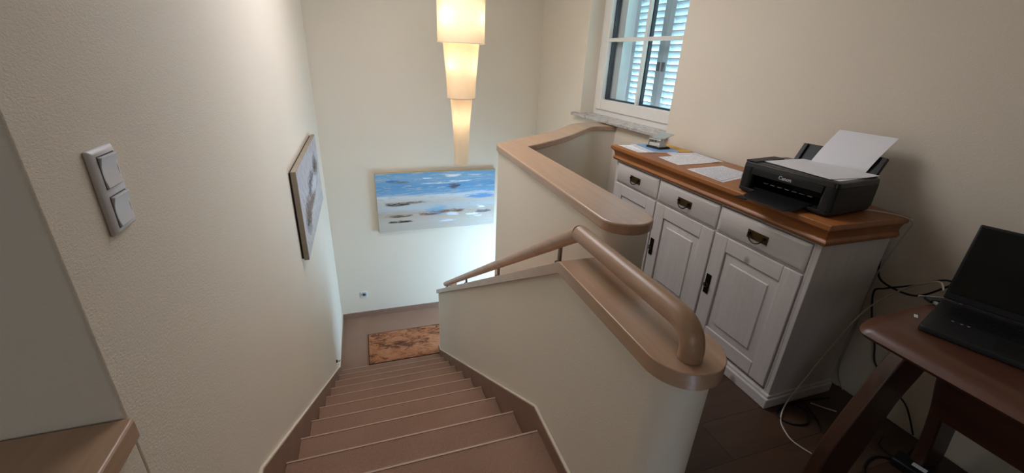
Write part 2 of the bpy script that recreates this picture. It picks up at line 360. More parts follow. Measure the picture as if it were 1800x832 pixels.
# upper floor slab right of the guard wall, with planks
slab = [(.64, -2.2), (wx(-2.2), -2.2), (wx(3.2), 3.2)] + near2[1:-1] + [(.94, 2.45), (.94, 1.2), (.79, 1.2), (.64, .62)]
fl = MB().prism(slab, -.22, -.008).build('floor', 'plank1'); struct(fl, 'dark walnut plank floor under the sideboard and desk')
pw = .19; y = -2.2; r = 0
def nx(y):
    if y <= 2.45: return .94 if y > 1.1 else .70
    for (x0, ya), (x1, yb) in zip(near2[:-1], near2[1:]):
        if min(ya, yb) <= y <= max(ya, yb): return x0 + (x1-x0)*(y-ya)/(yb-ya+1e-9)
    return 1.9
while y < 3.05:
    xa = max(nx(y), nx(y+pw)) + .01; xb = wx(y+pw) - .004
    cuts = [xa] + [c for c in ((.9+.43*(r*.37 % 1)+k*.78) for k in range(3)) if xa+.12 < c < xb-.12] + [xb]
    for a, b in zip(cuts[:-1], cuts[1:]):
        MB().box(a+.0006, b-.0006, y+.0006, y+pw-.0006, -.012, 0).build('plank', 'plank%d' % random.randrange(3), fl)
    y += pw; r += 1

# low stair wall (level part with a rounded end, then falling with the stairs)
LXC, LHW, LYC = .684, .08, .655
YK, SL, YE = 1.15, -.6045, 3.925
def low_rings(hw, zt, zb, ye, xc=LXC):
    rings = []; r = hw
    for k in range(1, 13):
        a = math.pi/2*k/12
        rings.append((LYC - r*1.05*math.cos(a), r*math.sin(a)))
    st = [(yy, w, zt, zb) for yy, w in rings]
    st += [(YK, hw, zt, zb), (ye, hw, zt+SL*(ye-YK), (zb+SL*(ye-YK)) if zb > .5 else zb)]
    return [[(xc-w, yy, b), (xc+w, yy, b), (xc+w, yy, t), (xc-w, yy, t)] for yy, w, t, b in st]
o = MB().loft(low_rings(LHW, .782, -1.63, YE)).build('wall_low', 'wall', bevel=.006); struct(o, 'low cream wall dividing the stairs from the sideboard side')
o = MB().loft(low_rings(.1, .825, .78, YE+.012)).build('trim_low_cap', 'oak', bevel=.006, seg=3); struct(o, 'flat pale oak cap with rounded end on the low stair wall')
o = MB().box(XL-.26, XL+.014, -2.2, .752, .78, .825).build('trim_ledge', 'oak', bevel=.005, seg=3); struct(o, 'pale oak ledge on the half wall at the lower left corner')

# ------------------------------------------------------------------ stairs
st = thing('staircase', 'straight flight of brown carpeted steps going down beside the left wall', 'stairs', (0, Y0, 0))
def T(loc): return Matrix.Translation(-Vector(loc))
for k in range(0, 10):
    yk, zk = Y0 + k*RUN, -k*RISE
    if 0 < k < 9:
        s_ = MB().box(XL+.014, XR-.014, yk-RUN+.002, yk, zk-.30, zk).xf(T(st.location)).build('step', 'carpet', st, bevel=.006)
        MB().box(XL+.016, XR-.016, yk-.006, yk+.0025, zk-.006, zk+.0025).xf(T(st.location)).build('nosing_strip', 'nosing', s_)
    elif k == 0:
        MB().box(XL+.016, XR-.016, yk-.006, yk+.0025, zk-.006, zk+.0025).xf(T(st.location)).build('nosing_strip', 'nosing', st)
    else:
        MB().box(XL+.016, XR-.03, yk-.004, yk+.004, zk-.004, zk+.002).xf(T(st.location)).build('nosing_strip', 'nosing', st)
def stringer(x0, x1, xc0, xc1, ystart, yend):
    tp = [(ystart, .07), (1.263, .07), (3.834, ZL+.07), (yend, ZL+.07)]
    bt = [(ystart, -.25), (1.1, -.25), (3.6, ZL-.1), (yend, ZL-.1)]
    rings = [[(x0, a, c), (x1, a, c), (x1, b, d), (x0, b, d)] for (a, d), (b, c) in zip(tp, [(p[0], p[1]) for p in bt])]
    rings = [[(x0, b[0], b[1]), (x1, b[0], b[1]), (x1, a[0], a[1]), (x0, a[0], a[1])] for a, b in zip(tp, bt)]
    s_ = MB().loft(rings).xf(T(st.location)).build('stringer', 'skirt', st)
    rings = [[(xc0, y, z), (xc1, y, z), (xc1, y, z+.006), (xc0, y, z+.006)] for y, z in tp]
    MB().loft(rings).xf(T(st.location)).build('caulk_line', 'caulk', s_)
stringer(XL, XL+.014, XL, XL+.011, -.6, YB-.002)
stringer(XR-.014, XR, XR-.011, XR, .66, YE)
o = MB().box(XL+.014, .79, YB-.014, YB, ZL, ZL+.07).build('baseboard_back', 'skirt'); struct(o)
# second flight, turning right along the back wall
s2 = thing('lower_staircase', 'second brown carpeted flight turning right behind the low wall', 'stairs', (.79, 4.4, ZL))
for k in range(1, 5):
    MB().box(.79+(k-1)*.28, .79+k*.28, 3.93, YB-.002, ZL-k*RISE-.3, ZL-k*RISE).xf(T(s2.location)).build('step', 'carpet', s2, bevel=.006)

# handrail
hr = thing('handrail', 'round oak handrail bending down along the low stair wall', 'handrail', (LXC, .612, .825))
RX, RZ = .672, .905
path = [(RX, .612, .826), (RX, .612, .85)] + [(RX, .672-.06*math.cos(a), .845+.06*math.sin(a)) for a in (math.pi/2*k/8 for k in range(1, 9))]
path += [(RX, .8, RZ), (RX, 1.0, RZ), (RX, 1.16, RZ)]
kn = (RX, 1.185, RZ)
endp = (RX, 3.86, RZ+SL*1.03*(3.86-1.185))
MB().tube(path + [kn], .029, 18).xf(T(hr.location)).build('rail', 'rail', hr, smooth=True)
d = (Vector(endp)-Vector(kn))
p2 = [kn, tuple(Vector(kn)+d*.02)] + [tuple(Vector(kn)+d*t) for t in (.25, .5, .75, .97)] + [endp, (RX+.01, endp[1]+.022, endp[2]-.016), (RX+.035, endp[1]+.038, endp[2]-.028), (RX+.12, endp[1]+.042, endp[2]-.045)]
MB().tube(p2, [.0285]+[.0275, .0265, .025, .0245, .024, .0235]+[.023, .0225, .022], 18).xf(T(hr.location)).build('rail', 'rail', hr, smooth=True)
for yy in (1.32, 2.08, 2.9, 3.76):
    zt = RZ+SL*1.03*(yy-1.185); zb = .825+SL*(yy-YK)
    b = MB().tube([(RX, yy, zb+.001), (RX, yy, zt-.02)], .0085, 12).xf(T(hr.location)).build('bracket', 'steel', hr, smooth=True)
    MB().tube([(RX, yy, zb+.0), (RX, yy, zb+.007)], .018, 14).xf(T(hr.location)).build('bracket_foot', 'steel', b, smooth=True)

# ------------------------------------------------------------------ window, sill, shutters
def wbox(mb, y0, y1, d0, d1, z0, z1):
    vs = [(wx(y, d), y, z) for z in (z0, z1) for y in (y0, y1) for d in (d0, d1)]
    return mb.add(vs, [(0, 2, 3, 1), (4, 5, 7, 6), (0, 1, 5, 4), (2, 6, 7, 3), (0, 4, 6, 2), (1, 3, 7, 5)])
wr = bpy.data.objects.new('window_1', None); COL.objects.link(wr); wr.location = (wx(3.2, .15), 3.2, WZ0); struct(wr, 'white muntin window above the sideboard with shutters outside')
TWn = T(wr.location)
def wframe(y0, y1, z0, z1, w, d0, d1, name, mat, par, bev=.004):
    mb = MB(); wbox(mb, y0, y0+w, d0, d1, z0, z1); wbox(mb, y1-w, y1, d0, d1, z0, z1); wbox(mb, y0+w, y1-w, d0, d1, z0, z0+w); wbox(mb, y0+w, y1-w, d0, d1, z1-w, z1)
    return mb.xf(TWn).build(name, mat, par, bevel=bev)
wframe(WY0, WY1, .98, WZ1, .06, .145, .215, 'casing', 'frame', wr)
sash = wframe(WY0+.045, WY1-.045, 1.03, WZ1-.045, .095, .13, .2, 'sash', 'frame', wr, .006)
GY0, GY1, GZ0, GZ1 = WY0+.14, WY1-.14, 1.125, WZ1-.14
MY, MZ = 3.19, 1.635
for i, (a, b) in enumerate(((GY0, MY), (MY, GY1))):
    for j, (c, e) in enumerate(((GZ0, MZ), (MZ, GZ1))):
        wbox(MB(), a, b, .166, .170, c, e).xf(TWn).build('pane', 'glass', wr)
mb = MB(); wbox(mb, MY-.014, MY+.014, .138, .166, GZ0, GZ1); wbox(mb, GY0, GY1, .139, .1655, MZ-.015, MZ+.015); mb.xf(TWn).build('muntin', 'frame', wr, bevel=.003)
mb = MB(); wbox(mb, MY-.02, MY+.02, .171, .2, GZ0, GZ1); wbox(mb, GY0, GY1, .171, .199, MZ-.01, MZ+.01)  # outer muntin's shade put into a dark colour, together with dark edge spacers
wbox(mb, GY1-.018, GY1, .171, .205, GZ0, GZ1); wbox(mb, GY0, GY1, .171, .206, GZ0, GZ0+.012); mb.xf(TWn).build('spacer_and_shaded_muntin', 'spacer_shade', wr)
sl = [(wx(2.562, -.055), 2.562), (wx(2.562), 2.562), (wx(WY0+.001), WY0+.001), (wx(WY0+.001, .15), WY0+.001), (wx(WY1-.001, .15), WY1-.001), (wx(WY1-.001), WY1-.001), (wx(3.925), 3.925), (wx(3.925, -.055), 3.925)]
o = MB().prism(sl, .956, .982).xf(TWn).build('window_sill', 'marble', wr, bevel=.004)
o['label'] = 'speckled grey marble window sill'
for a_, b_ in ((3.602, WY1), (WY0, 2.635)):
    o = wbox(MB(), a_, b_, .222, TW-.002, WZ0, WZ1).build('trim_outer_jamb', 'plaster'); struct(o)
def shutter(y0, y1, z0, z1, wl, wr_, label):
    t = thing('window_shutter', label, 'shutter', (wx((y0+y1)/2, .33), (y0+y1)/2, z0), 0, 'louvred shutters outside the window')
    tt = T(t.location); d0, d1 = .31, .345
    for a, b in ((y0, y0+wl), (y1-wr_, y1)):
        wbox(MB(), a, b, d0, d1, z0, z1).xf(tt).build('stile', 'shutter', t, bevel=.003)
    for a, b in ((z0, z0+.07), (z1-.07, z1)):
        wbox(MB(), y0+wl, y1-wr_, d0, d1, a, b).xf(tt).build('rail', 'shutter', t, bevel=.003)
    z = z0+.085; ya, yb = y0+wl, y1-wr_
    me = None
    while z < z1-.09:
        q = [(.308, z+.022), (.347, z-.022), (.347, z-.014), (.308, z+.030)]
        rings = [[(wx(yy, d), yy, zz) for d, zz in q] for yy in (ya, yb)]
        MB().loft(rings).xf(tt).build('slat', 'shutter', t)
        z += .05
    return t
s1 = shutter(3.162, 3.594, .99, 2.25, .06, .05, 'louvred shutter leaf behind the left half of the window')
s2_ = shutter(2.66, 3.158, .99, 2.25, .06, .06, 'louvred shutter leaf behind the right half of the window')
for s_, yy in ((s1, 3.19), (s2_, 3.128)):
    wbox(MB(), yy-.014, yy+.014, .296, .31, 1.40, 1.47).xf(T(s_.location)).build('latch', 'latch', s_, bevel=.003)
o = MB().box(2.6, 40, -30, 40, -3.5, -3.3).build('ground_outside', 'lawn'); struct(o)

# ------------------------------------------------------------------ hanging lamp
LX, LY = .792, 3.62
lamp = thing('pendant_lamp', 'three-tier white fabric lamp hanging in the stairwell', 'lamp', (LX, LY, .565))
TL = T(lamp.location)
def tier(prof, bulbs, power):
    pr = [(r, z) for r, z in prof]; n = 9
    pts = crom([(r, 0, z) for r, z in pr], n)
    sh = MB().lathe([(p.x, p.z) for p in pts], 44, (LX, LY)).xf(TL).build('lamp_shade', 'shade', lamp, smooth=True)
    for r, z in (pr[0], pr[-1]):
        MB().tube([(LX+r*math.cos(a), LY+r*math.sin(a), z) for a in (2*math.pi*k/40 for k in range(41))], .0035, 6).xf(TL).build('rim', 'wire', sh, smooth=True)
    for bx, by, bz in bulbs:
        b = MB().lathe([(.002, bz-.05), (.02, bz-.035), (.026, bz-.012), (.022, bz+.015), (.013, bz+.035), (.013, bz+.06), (.001, bz+.061)], 16, (LX+bx, LY+by)).xf(TL).build('bulb', 'bulb', lamp, smooth=True)
        l = bpy.data.lights.new('bulb_light', 'POINT'); l.energy = power; l.color = (1, .79, .57); l.shadow_soft_size = .03
        lo = bpy.data.objects.new('bulb_light', l); COL.objects.link(lo); lo.location = (LX+bx, LY+by, bz-.085); lo.parent = None
tier([(.205, 2.14), (.191, 1.98), (.186, 1.8), (.187, 1.538)], [(-.1, -.07, 1.80), (.1, -.07, 1.80)], 2.5)
tier([(.146, 1.56), (.134, 1.42), (.122, 1.28), (.115, 1.122)], [(-.065, -.045, 1.47), (.065, -.045, 1.46)], 1.3)
tier([(.091, 1.118), (.078, .98), (.068, .82), (.062, .565)], [(0, 0, 1.04)], 1.15)
for k in range(3):
    a = 2*math.pi*k/3+.4
    MB().tube([(LX+.16*math.cos(a), LY+.16*math.sin(a), ZC-.03), (LX+.2*math.cos(a), LY+.2*math.sin(a), 2.14)], .0015, 6).xf(TL).build('suspension_wire', 'steel', lamp)
    MB().tube([(LX+.05*math.cos(a), LY+.05*math.sin(a), 2.42), (LX+.055*math.cos(a), LY+.055*math.sin(a), 1.118)], .0012, 6).xf(TL).build('suspension_wire', 'steel', lamp)
MB().lathe([(.001, ZC), (.2, ZC), (.2, ZC-.03), (.19, ZC-.035), (.001, ZC-.035)], 40, (LX, LY)).xf(TL).build('ceiling_plate', 'wire', lamp, smooth=True)

# ------------------------------------------------------------------ pictures, switch, socket, rug
p = thing('seascape_painting', 'blue and sandy seascape canvas on the stairwell back wall', 'painting', (.765, YB-.02, -.5))
MB().box(.067, 1.462, YB-.042, YB-.001, -.502, .203).xf(T(p.location)).build('canvas', 'canvas', p, bevel=.003)
MB().box(.072, 1.457, YB-.0432, YB-.0422, -.497, .198).xf(T(p.location)).build('painted_face', 'sea', p)
p = thing('abstract_painting', 'grey abstract canvas with dark vertical strokes on the left wall', 'painting', (XL+.02, 3.4, .17))
MB().box(XL+.012, XL+.042, 2.748, 4.056, .178, .763).xf(T(p.location)).build('canvas', 'canvasg', p, bevel=.002)
MB().box(XL+.0422, XL+.0432, 2.752, 4.052, .182, .759).xf(T(p.location)).build('painted_face', 'abstract', p)
MB().box(XL+.001, XL+.012, 2.756, 4.046, .186, .755).xf(T(p.location)).build('stretcher', 'batten', p)
p = thing('light_switch', 'white double rocker light switch on the left wall', 'switch', (XL, .935, 1.195))
TT = T(p.location)
y0, y1, z0, z1 = .893, .977, 1.119, 1.273
MB().loft([[(XL, y0, z0), (XL, y1, z0), (XL, y1, z1), (XL, y0, z1)], [(XL+.006, y0, z0), (XL+.006, y1, z0), (XL+.006, y1, z1), (XL+.006, y0, z1)], [(XL+.011, y0+.008, z0+.006), (XL+.011, y1-.008, z0+.006), (XL+.011, y1-.008, z1-.006), (XL+.011, y0+.008, z1-.006)]]).xf(TT).build('frame', 'switch', p, bevel=.002)
for zc in (1.232, 1.160):
    MB().box(XL+.009, XL+.0116, .907, .965, zc-.0295, zc+.0295).xf(TT).build('gap', 'groove', p)
    prof = [(XL+.010, zc-.0275), (XL+.0155, zc-.0275), (XL+.0125, zc-.012), (XL+.012, zc), (XL+.0135, zc+.012), (XL+.018, zc+.0275), (XL+.010, zc+.0275)]
    MB().loft([[(x, yy, z) for x, z in prof] for yy in (.909, .963)]).xf(TT).build('rocker', 'switch', p, bevel=.0012)
p = thing('wall_socket', 'white power socket low on the stairwell back wall', 'socket', (-.171, YB, -1.32)); TT = T(p.location)
MB().box(-.212, -.130, YB-.009, YB-.0005, -1.361, -1.279).xf(TT).build('frame', 'switch', p, bevel=.004)
MB().lathe([(.034, 0), (.0225, .001), (.021, -.004), (.0195, .012), (.001, .013)], 28).xf(Matrix.Translation((-.171, YB-.0095, -1.32)) @ Matrix.Rotation(-math.pi/2, 4, 'X')).xf(TT).build('insert', 'grey', p, smooth=True)
MB().lathe([(.001, 0), (.0195, 0), (.0195, .001), (.001, .001)], 24).xf(Matrix.Translation((-.171, YB-.0102, -1.32)) @ Matrix.Rotation(math.pi/2, 4, 'X')).xf(TT).build('well', 'groove', p)
for dx in (-.0095, .0095):
    MB().lathe([(.001, 0), (.0028, 0), (.0028, .0008), (.001, .0008)], 10).xf(Matrix.Translation((-.171+dx, YB-.0114, -1.32)) @ Matrix.Rotation(math.pi/2, 4, 'X')).xf(TT).build('contact_hole', 'dark', p)
p = thing('wall_hook', 'tiny dark hook on the left wall above the lower steps', 'hook', (XL, 3.66, -1.36))
MB().lathe([(.001, 0), (.016, 0), (.014, .01), (.001, .014)], 14).xf(Matrix.Rotation(math.pi/2, 4, 'Y')).build('rosette', 'iron', p, smooth=True)
MB().tube([(.01, 0, 0), (.03, 0, -.003), (.034, 0, .008)], .004, 8).build('peg', 'iron', p, smooth=True)
p = thing('rug', 'rust brown mottled rug lying on the lower landing', 'rug', (.35, 4.2, ZL))
MB().box(-.155, .86, 3.868, 4.405, ZL+.001, ZL+.010).xf(T(p.location)).build('pile', 'rug', p, bevel=.003)
mb = MB()
mb.box(-.164, -.155, 3.859, 4.414, ZL+.001, ZL+.008).box(-.155, .86, 3.859, 3.868, ZL+.001, ZL+.008).box(-.155, .86, 4.405, 4.414, ZL+.001, ZL+.008)
mb.xf(T(p.location)).build('binding', 'rugedge', p)

# ------------------------------------------------------------------ sideboard
SX, SY0, SY1, SXB = 1.668, 1.032, 2.535, 2.07
sb = thing('sideboard', 'whitewashed pine sideboard with honey pine top and three doors', 'sideboard', (1.86, 1.78, 0)); TS = T(sb.location)
mb = MB()
mb.box(SX, SXB, SY0, SY0+.02, .055, .835).box(SX, SXB, SY1-.02, SY1, .055, .835).box(SX+.022, SXB-.012, SY0+.02, SY1-.02, .06, .08).box(SX+.03, SXB-.012, SY0+.02, SY1-.02, .8, .835)
mb.box(SXB-.012, SXB, SY0+.02, SY1-.02, .06, .835)
cols = [(1.066, 1.548), (1.56, 2.04), (2.052, 2.506)]
mb.box(SX, SX+.03, SY0+.02, 1.064, .06, .83).box(SX+.002, SX+.03, 1.55, 1.558, .06, .83).box(SX+.002, SX+.03, 2.042, 2.05, .06, .83).box(SX, SX+.03, 2.508, SY1-.02, .06, .83)
mb.box(SX+.001, SX+.03, 1.064, 2.508, .816, .835).box(SX+.004, SX+.03, 1.064, 2.508, .677, .685)
mb.xf(TS).build('carcass', 'wpine', sb, bevel=.002)
MB().box(SX-.026, SXB, SY0-.016, SY1+.016, 0, .052).box(SX-.014, SXB, SY0-.008, SY1+.008, .052, .066).xf(TS).build('plinth', 'wpiney', sb, bevel=.004)
# moulded top: stacked profile lofted as closed rings
def ring(ox, oy, z): return [(SX-ox, SY0-oy, z), (SXB, SY0-oy, z), (SXB, SY1+oy*.8, z), (SX-ox, SY1+oy*.8, z)]
prof = [(.018, .016, .828), (.026, .022, .834), (.03, .025, .843), (.026, .022, .852), (.02, .016, .857), (.022, .016, .861), (.024, .018, .876), (.032, .024, .890), (.045, .032, .898), (.05, .036, .902), (.05, .036, .922), (.046, .034, .925)]
MB().loft([ring(a, b, c) for a, b, c in prof]).xf(TS).build('top', 'pine', sb, bevel=.0015)
def drawer(y0, y1):
    z0, z1 = .688, .812
    d_ = MB().loft([[(SX+.02, y0, z0), (SX+.02, y1, z0), (SX+.02, y1, z1), (SX+.02, y0, z1)], [(SX-.004, y0, z0), (SX-.004, y1, z0), (SX-.004, y1, z1), (SX-.004, y0, z1)],
               [(SX-.012, y0+.02, z0+.012), (SX-.012, y1-.02, z0+.012), (SX-.012, y1-.02, z1-.012), (SX-.012, y0+.02, z1-.012)]]).xf(TS).build('drawer', 'wpiney', sb, bevel=.0015)
    yc, zc = (y0+y1)/2, .748
    h = MB().box(SX-.0155, SX-.012, yc-.055, yc+.055, zc-.02, zc+.02).xf(TS).build('pull_plate', 'bronze', d_, bevel=.001)
    MB().tube([(SX-.02-.012*math.sin(a), yc-.04*math.cos(a), zc+.006-.034*math.sin(a)) for a in (math.pi*k/12 for k in range(13))], .0028, 8).xf(TS).build('pull_bail', 'iron', d_, smooth=True)
    for s_ in (-1, 1):
        MB().lathe([(.001, .012), (.006, .011), (.007, .004), (.005, 0)], 10).xf(Matrix.Translation((SX-.0155, yc+s_*.04, zc+.006)) @ Matrix.Rotation(-math.pi/2, 4, 'Y')).xf(TS).build('pull_post', 'iron', d_, smooth=True)
def door(y0, y1, keyside):
    z0, z1 = .085, .675; w = .085
    d_ = MB().box(SX+.004, SX+.02, y0, y1, z0, z1).xf(TS).build('door', 'wpine', sb)
    for a, b in ((y0, y0+w), (y1-w, y1)):
        MB().box(SX-.008, SX+.004, a, b-.0006 if a == y0 else b, z0, z1).xf(TS).build('door_stile', 'wpine', d_, bevel=.0035)
    for a, b in ((z0, z0+.075), (z1-.075, z1)):
        MB().box(SX-.0076, SX+.004, y0+w+.0004, y1-w-.0006, a, b).xf(TS).build('door_rail', 'wpiney', d_, bevel=.0035)
    a, b, c, e = y0+w+.004, y1-w-.004, z0+.079, z1-.079; q = .042
    MB().loft([[(SX+.004, a, c), (SX+.004, b, c), (SX+.004, b, e), (SX+.004, a, e)], [(SX+.002, a, c), (SX+.002, b, c), (SX+.002, b, e), (SX+.002, a, e)],
               [(SX-.002, a+q-.004, c+q-.004), (SX-.002, b-q+.004, c+q-.004), (SX-.002, b-q+.004, e-q+.004), (SX-.002, a+q-.004, e-q+.004)],
               [(SX-.0075, a+q, c+q), (SX-.0075, b-q, c+q), (SX-.0075, b-q, e-q), (SX-.0075, a+q, e-q)]]).xf(TS).build('door_panel', 'wpine', d_, bevel=.001)
    yk = y1-.03 if keyside > 0 else y0+.03
    MB().box(SX-.0115, SX-.008, yk-.0165, yk+.0165, .335, .445).xf(TS).build('key_plate', 'iron', d_, bevel=.001)
    MB().tube([(SX-.02, yk+.013*math.cos(a), .385+.013*math.sin(a)) for a in (2*math.pi*k/16 for k in range(17))], .0026, 8).xf(TS).build('ring_pull', 'bronze', d_, smooth=True)
    MB().lathe([(.001, .014), (.004, .013), (.004, 0)], 10).xf(Matrix.Translation((SX-.0115, yk, .398)) @ Matrix.Rotation(-math.pi/2, 4, 'Y')).xf(TS).build('ring_post', 'iron', d_, smooth=True)
for i, (a, b) in enumerate(cols):
    drawer(a, b); door(a, b, -1 if i == 2 else 1)

# ------------------------------------------------------------------ printer
ZT = .925
pr = thing('printer', 'black inkjet printer with paper in its rear tray on the sideboard', 'printer', (1.655, 1.262, ZT), math.radians(6.2))
PW, PD, PH = .205, .30, .142               # half width, depth, height; local x = depth (front at 0), y = width (far +)
def rrect(x0, x1, y0, y1, r, z, n=5):
    out = []
    for cx, cy, a0 in ((x1-r, y1-r, 0), (x0+r, y1-r, 90), (x0+r, y0+r, 180), (x1-r, y0+r, 270)):
        for k in range(n+1):
            a = math.radians(a0+90*k/n); out.append((cx+r*math.cos(a), cy+r*math.sin(a), z))
    return out
# shell as a low base, two front cheeks, a header, and a back block so the paper slot is a real hole
b = MB().loft([rrect(.012, PD-.02, -PW+.012, PW-.012, .02, .002), rrect(.0, PD-.01, -PW, PW, .02, .012), rrect(.0, PD-.01, -PW, PW, .02, .024)]).build('base', 'black', pr, bevel=.001)
MB().loft([rrect(.002, PD, -PW, -PW+.055, .018, .024), rrect(.004, PD, -PW, -PW+.055, .018, .118)]).build('side_housing', 'black', pr, bevel=.001)
MB().loft([rrect(.002, PD, PW-.055, PW, .018, .024), rrect(.004, PD, PW-.055, PW, .018, .118)]).build('side_housing', 'black', pr, bevel=.001)
MB().box(.16, PD, -PW+.055, PW-.055, .024, .118).build('back_housing', 'dark', pr)
MB().box(.003, .16, -PW+.05, PW-.05, .088, .118).build('front_header', 'black', pr, bevel=.002)
MB().box(.03, .16, -PW+.055, PW-.055, .024, .03).build('slot_floor', 'gloss', pr)
mb = MB()
for k in range(7): mb.box(.05, .056, -.1+k*.033, -.1+k*.033+.02, .052, .054)
mb.build('roller_glints', 'lightmetal', pr)
MB().loft([rrect(.003, PD, -PW, PW, .018, .119), rrect(.006, PD-.002, -PW+.002, PW-.002, .018, .138), rrect(.014, PD-.012, -PW+.01, PW-.01, .016, PH)]).build('scanner_lid', 'gloss', pr, bevel=.001)
MB().loft([[(.01, PW-.058, PH-.002), (.01, PW-.004, PH-.002), (.01, PW-.006, PH+.004), (.01, PW-.056, PH+.004)], [(.2, PW-.058, PH-.002), (.2, PW-.004, PH-.002), (.2, PW-.006, PH+.008), (.2, PW-.056, PH+.008)]]).build('control_panel', 'black', pr, bevel=.002)
tr = MB().loft([[(.03, -.12, .026), (.03, .12, .026), (.03, .12, .03), (.03, -.12, .03)], [(-.07, -.115, .008), (-.07, .115, .008), (-.07, .115, .012), (-.07, -.115, .012)], [(-.098, -.09, .003), (-.098, .09, .003), (-.098, .09, .007), (-.098, -.09, .007)]]).build('output_tray', 'black', pr, bevel=.001)
MB().box(-.112, -.07, .075, .125, .0015, .0045).build('tray_stop', 'black', tr)
# rear feed
tilt = lambda u, v, w=0: (PD-.005 + v*.52 + w*.85, u, .118 + v*.85 - w*.52)
def slab_t(u0, u1, v0, v1, w0, w1, shear=0):
    return [tilt(u+shear*(v-v0), v, w) for w in (w0, w1) for v in (v0, v1) for u in (u0, u1)]
BF = [(0, 2, 3, 1), (4, 5, 7, 6), (0, 1, 5, 4), (2, 6, 7, 3), (0, 4, 6, 2), (1, 3, 7, 5)]
MB().add(slab_t(-.165, .165, 0, .115, .006, .013, 0), BF).build('rear_tray', 'black', pr, bevel=.002)
MB().add(slab_t(-.175, -.155, 0, .11, -.004, .013), BF).build('paper_guide', 'black', pr, bevel=.002)
MB().add(slab_t(.15, .17, 0, .11, -.004, .013), BF).build('paper_guide', 'black', pr, bevel=.002)
# lettering
def text_mesh(body, size, ext):
    cu = bpy.data.curves.new('t', 'FONT'); cu.body = body; cu.size = size; cu.extrude = ext; cu.align_x = 'CENTER'; cu.align_y = 'CENTER'; cu.offset = size*.018
    ob = bpy.data.objects.new('t', cu); COL.objects.link(ob)
    me = bpy.data.meshes.new_from_object(ob.evaluated_get(bpy.context.evaluated_depsgraph_get()))
    bpy.data.objects.remove(ob); return me
me = text_mesh('Canon', .021, .0006)
me.transform(Matrix.Translation((.0022, .0, .105)) @ Matrix(((0, 0, -1, 0), (-1, 0, 0, 0), (0, 1, 0, 0), (0, 0, 0, 1))))
me.materials.append(M['ink']); o = bpy.data.objects.new('brand_lettering', me); COL.objects.link(o); o.parent = pr
# sheets in and on the printer: separate things
def sheet(name, label, corners, z, mat, cat='paper', th=.0006, group=None, curl=None):
    c = [Vector((x, y, 0)) for x, y in corners]; ctr = sum(c, Vector())/4
    n = 8; mb = MB(); top = []; 
    for i in range(n+1):
        for j in range(n+1):
            u, v = i/n, j/n
            p_ = (c[0]*(1-u)+c[1]*u)*(1-v) + (c[3]*(1-u)+c[2]*u)*v
            h = curl(u, v) if curl else 0
            top.append((p_.x, p_.y, z+h))
    k = (n+1)**2; vs = top + [(x, y, zz-th) for x, y, zz in top]; fs = []
    for i in range(n):
        for j in range(n):
            a = i*(n+1)+j; q = (a, a+n+1, a+n+2, a+1); fs.append(q); fs.append(tuple(x+k for x in q[::-1]))
    ed = [i*(n+1) for i in range(n+1)] + [n*(n+1)+j for j in range(1, n+1)] + [i*(n+1)+n for i in range(n-1, -1, -1)] + [j for j in range(n-1, 0, -1)]
    for a, b_ in zip(ed, ed[1:]+ed[:1]): fs.append((a, b_, b_+k, a+k))
    o = MB().add(vs, fs).build(name, mat); 
    return tag(o, label, cat, group)
PZ = ZT+PH
sheet('paper_sheet', 'lower white sheet sticking out under the papers on the printer lid', [(1.712, 1.082), (1.945, 1.11), (1.925, 1.42), (1.70, 1.405)], PZ+.0012, 'print2')
sheet('paper_sheet', 'topmost white sheet lying on the printer lid', [(1.694, 1.108), (1.955, 1.095), (1.962, 1.43), (1.70, 1.43)], PZ+.0022, 'paper', curl=lambda u, v: .0012+.010*(1-v)*max(0, u-.7)*2+.003*max(0, .3-u)*v)
# standing sheet (slightly bowed) in the rear tray
n = 10; vs = []; fs = []
pm = Matrix.Translation((1.655, 1.262, ZT)) @ Matrix.Rotation(math.radians(6.2), 4, 'Z')
for k in range(2):
    for i in range(n+1):
        for j in range(3):
            v = i/n*.2 + .002; u = -.105+.105*j
            bow = -.010*math.sin(math.pi*i/n*.9)
            q = tilt(u*1.08-.014-.035*v/.2, v, .003+k*.0008+bow); vs.append(pm @ Vector(q))
for i in range(n):
    for j in range(2):
        a = i*3+j; fs.append((a, a+1, a+4, a+3)); b_ = a+3*(n+1); fs.append((b_, b_+3, b_+4, b_+1))
K = 3*(n+1)
for i in range(n): fs += [(i*3, i*3+3, i*3+3+K, i*3+K), (i*3+2, i*3+2+K, i*3+5+K, i*3+5)]
fs += [(0, K, K+1, 1), (1, K+1, K+2, 2), (n*3, n*3+1, K+n*3+1, K+n*3), (n*3+1, n*3+2, K+n*3+2, K+n*3+1)]
tag(MB().add(vs, fs).build('paper_sheet', 'paper', smooth=True), 'blank white sheet standing in the rear tray of the printer', 'paper')

# ------------------------------------------------------------------ papers and punch on the sideboard
Z = ZT+.0008
sheet('paper_sheet', 'printed sheet under the other beside the hole punch on the sideboard', [(1.80, 2.02), (2.045, 1.975), (2.06, 2.24), (1.84, 2.25)], Z+.0002, 'print2')
sheet('paper_sheet', 'upper printed sheet between hole punch and printer on the sideboard', [(1.683, 1.942), (2.015, 1.968), (1.985, 2.19), (1.70, 2.15)], Z+.0014, 'print', curl=lambda u, v: .006*max(0, u-.75)*4*(1-v))
sheet('paper_sheet', 'lower white sheet next to the printer, offset towards the front edge', [(1.668, 1.585), (1.90, 1.655), (1.885, 1.86), (1.672, 1.856)], Z+.0002, 'paper')
sheet('paper_sheet', 'upper white sheet next to the printer on the sideboard', [(1.676, 1.605), (1.955, 1.70), (1.948, 1.885), (1.69, 1.856)], Z+.0012, 'print2', curl=lambda u, v: .0004+.004*max(0, .4-u)*(1-v))
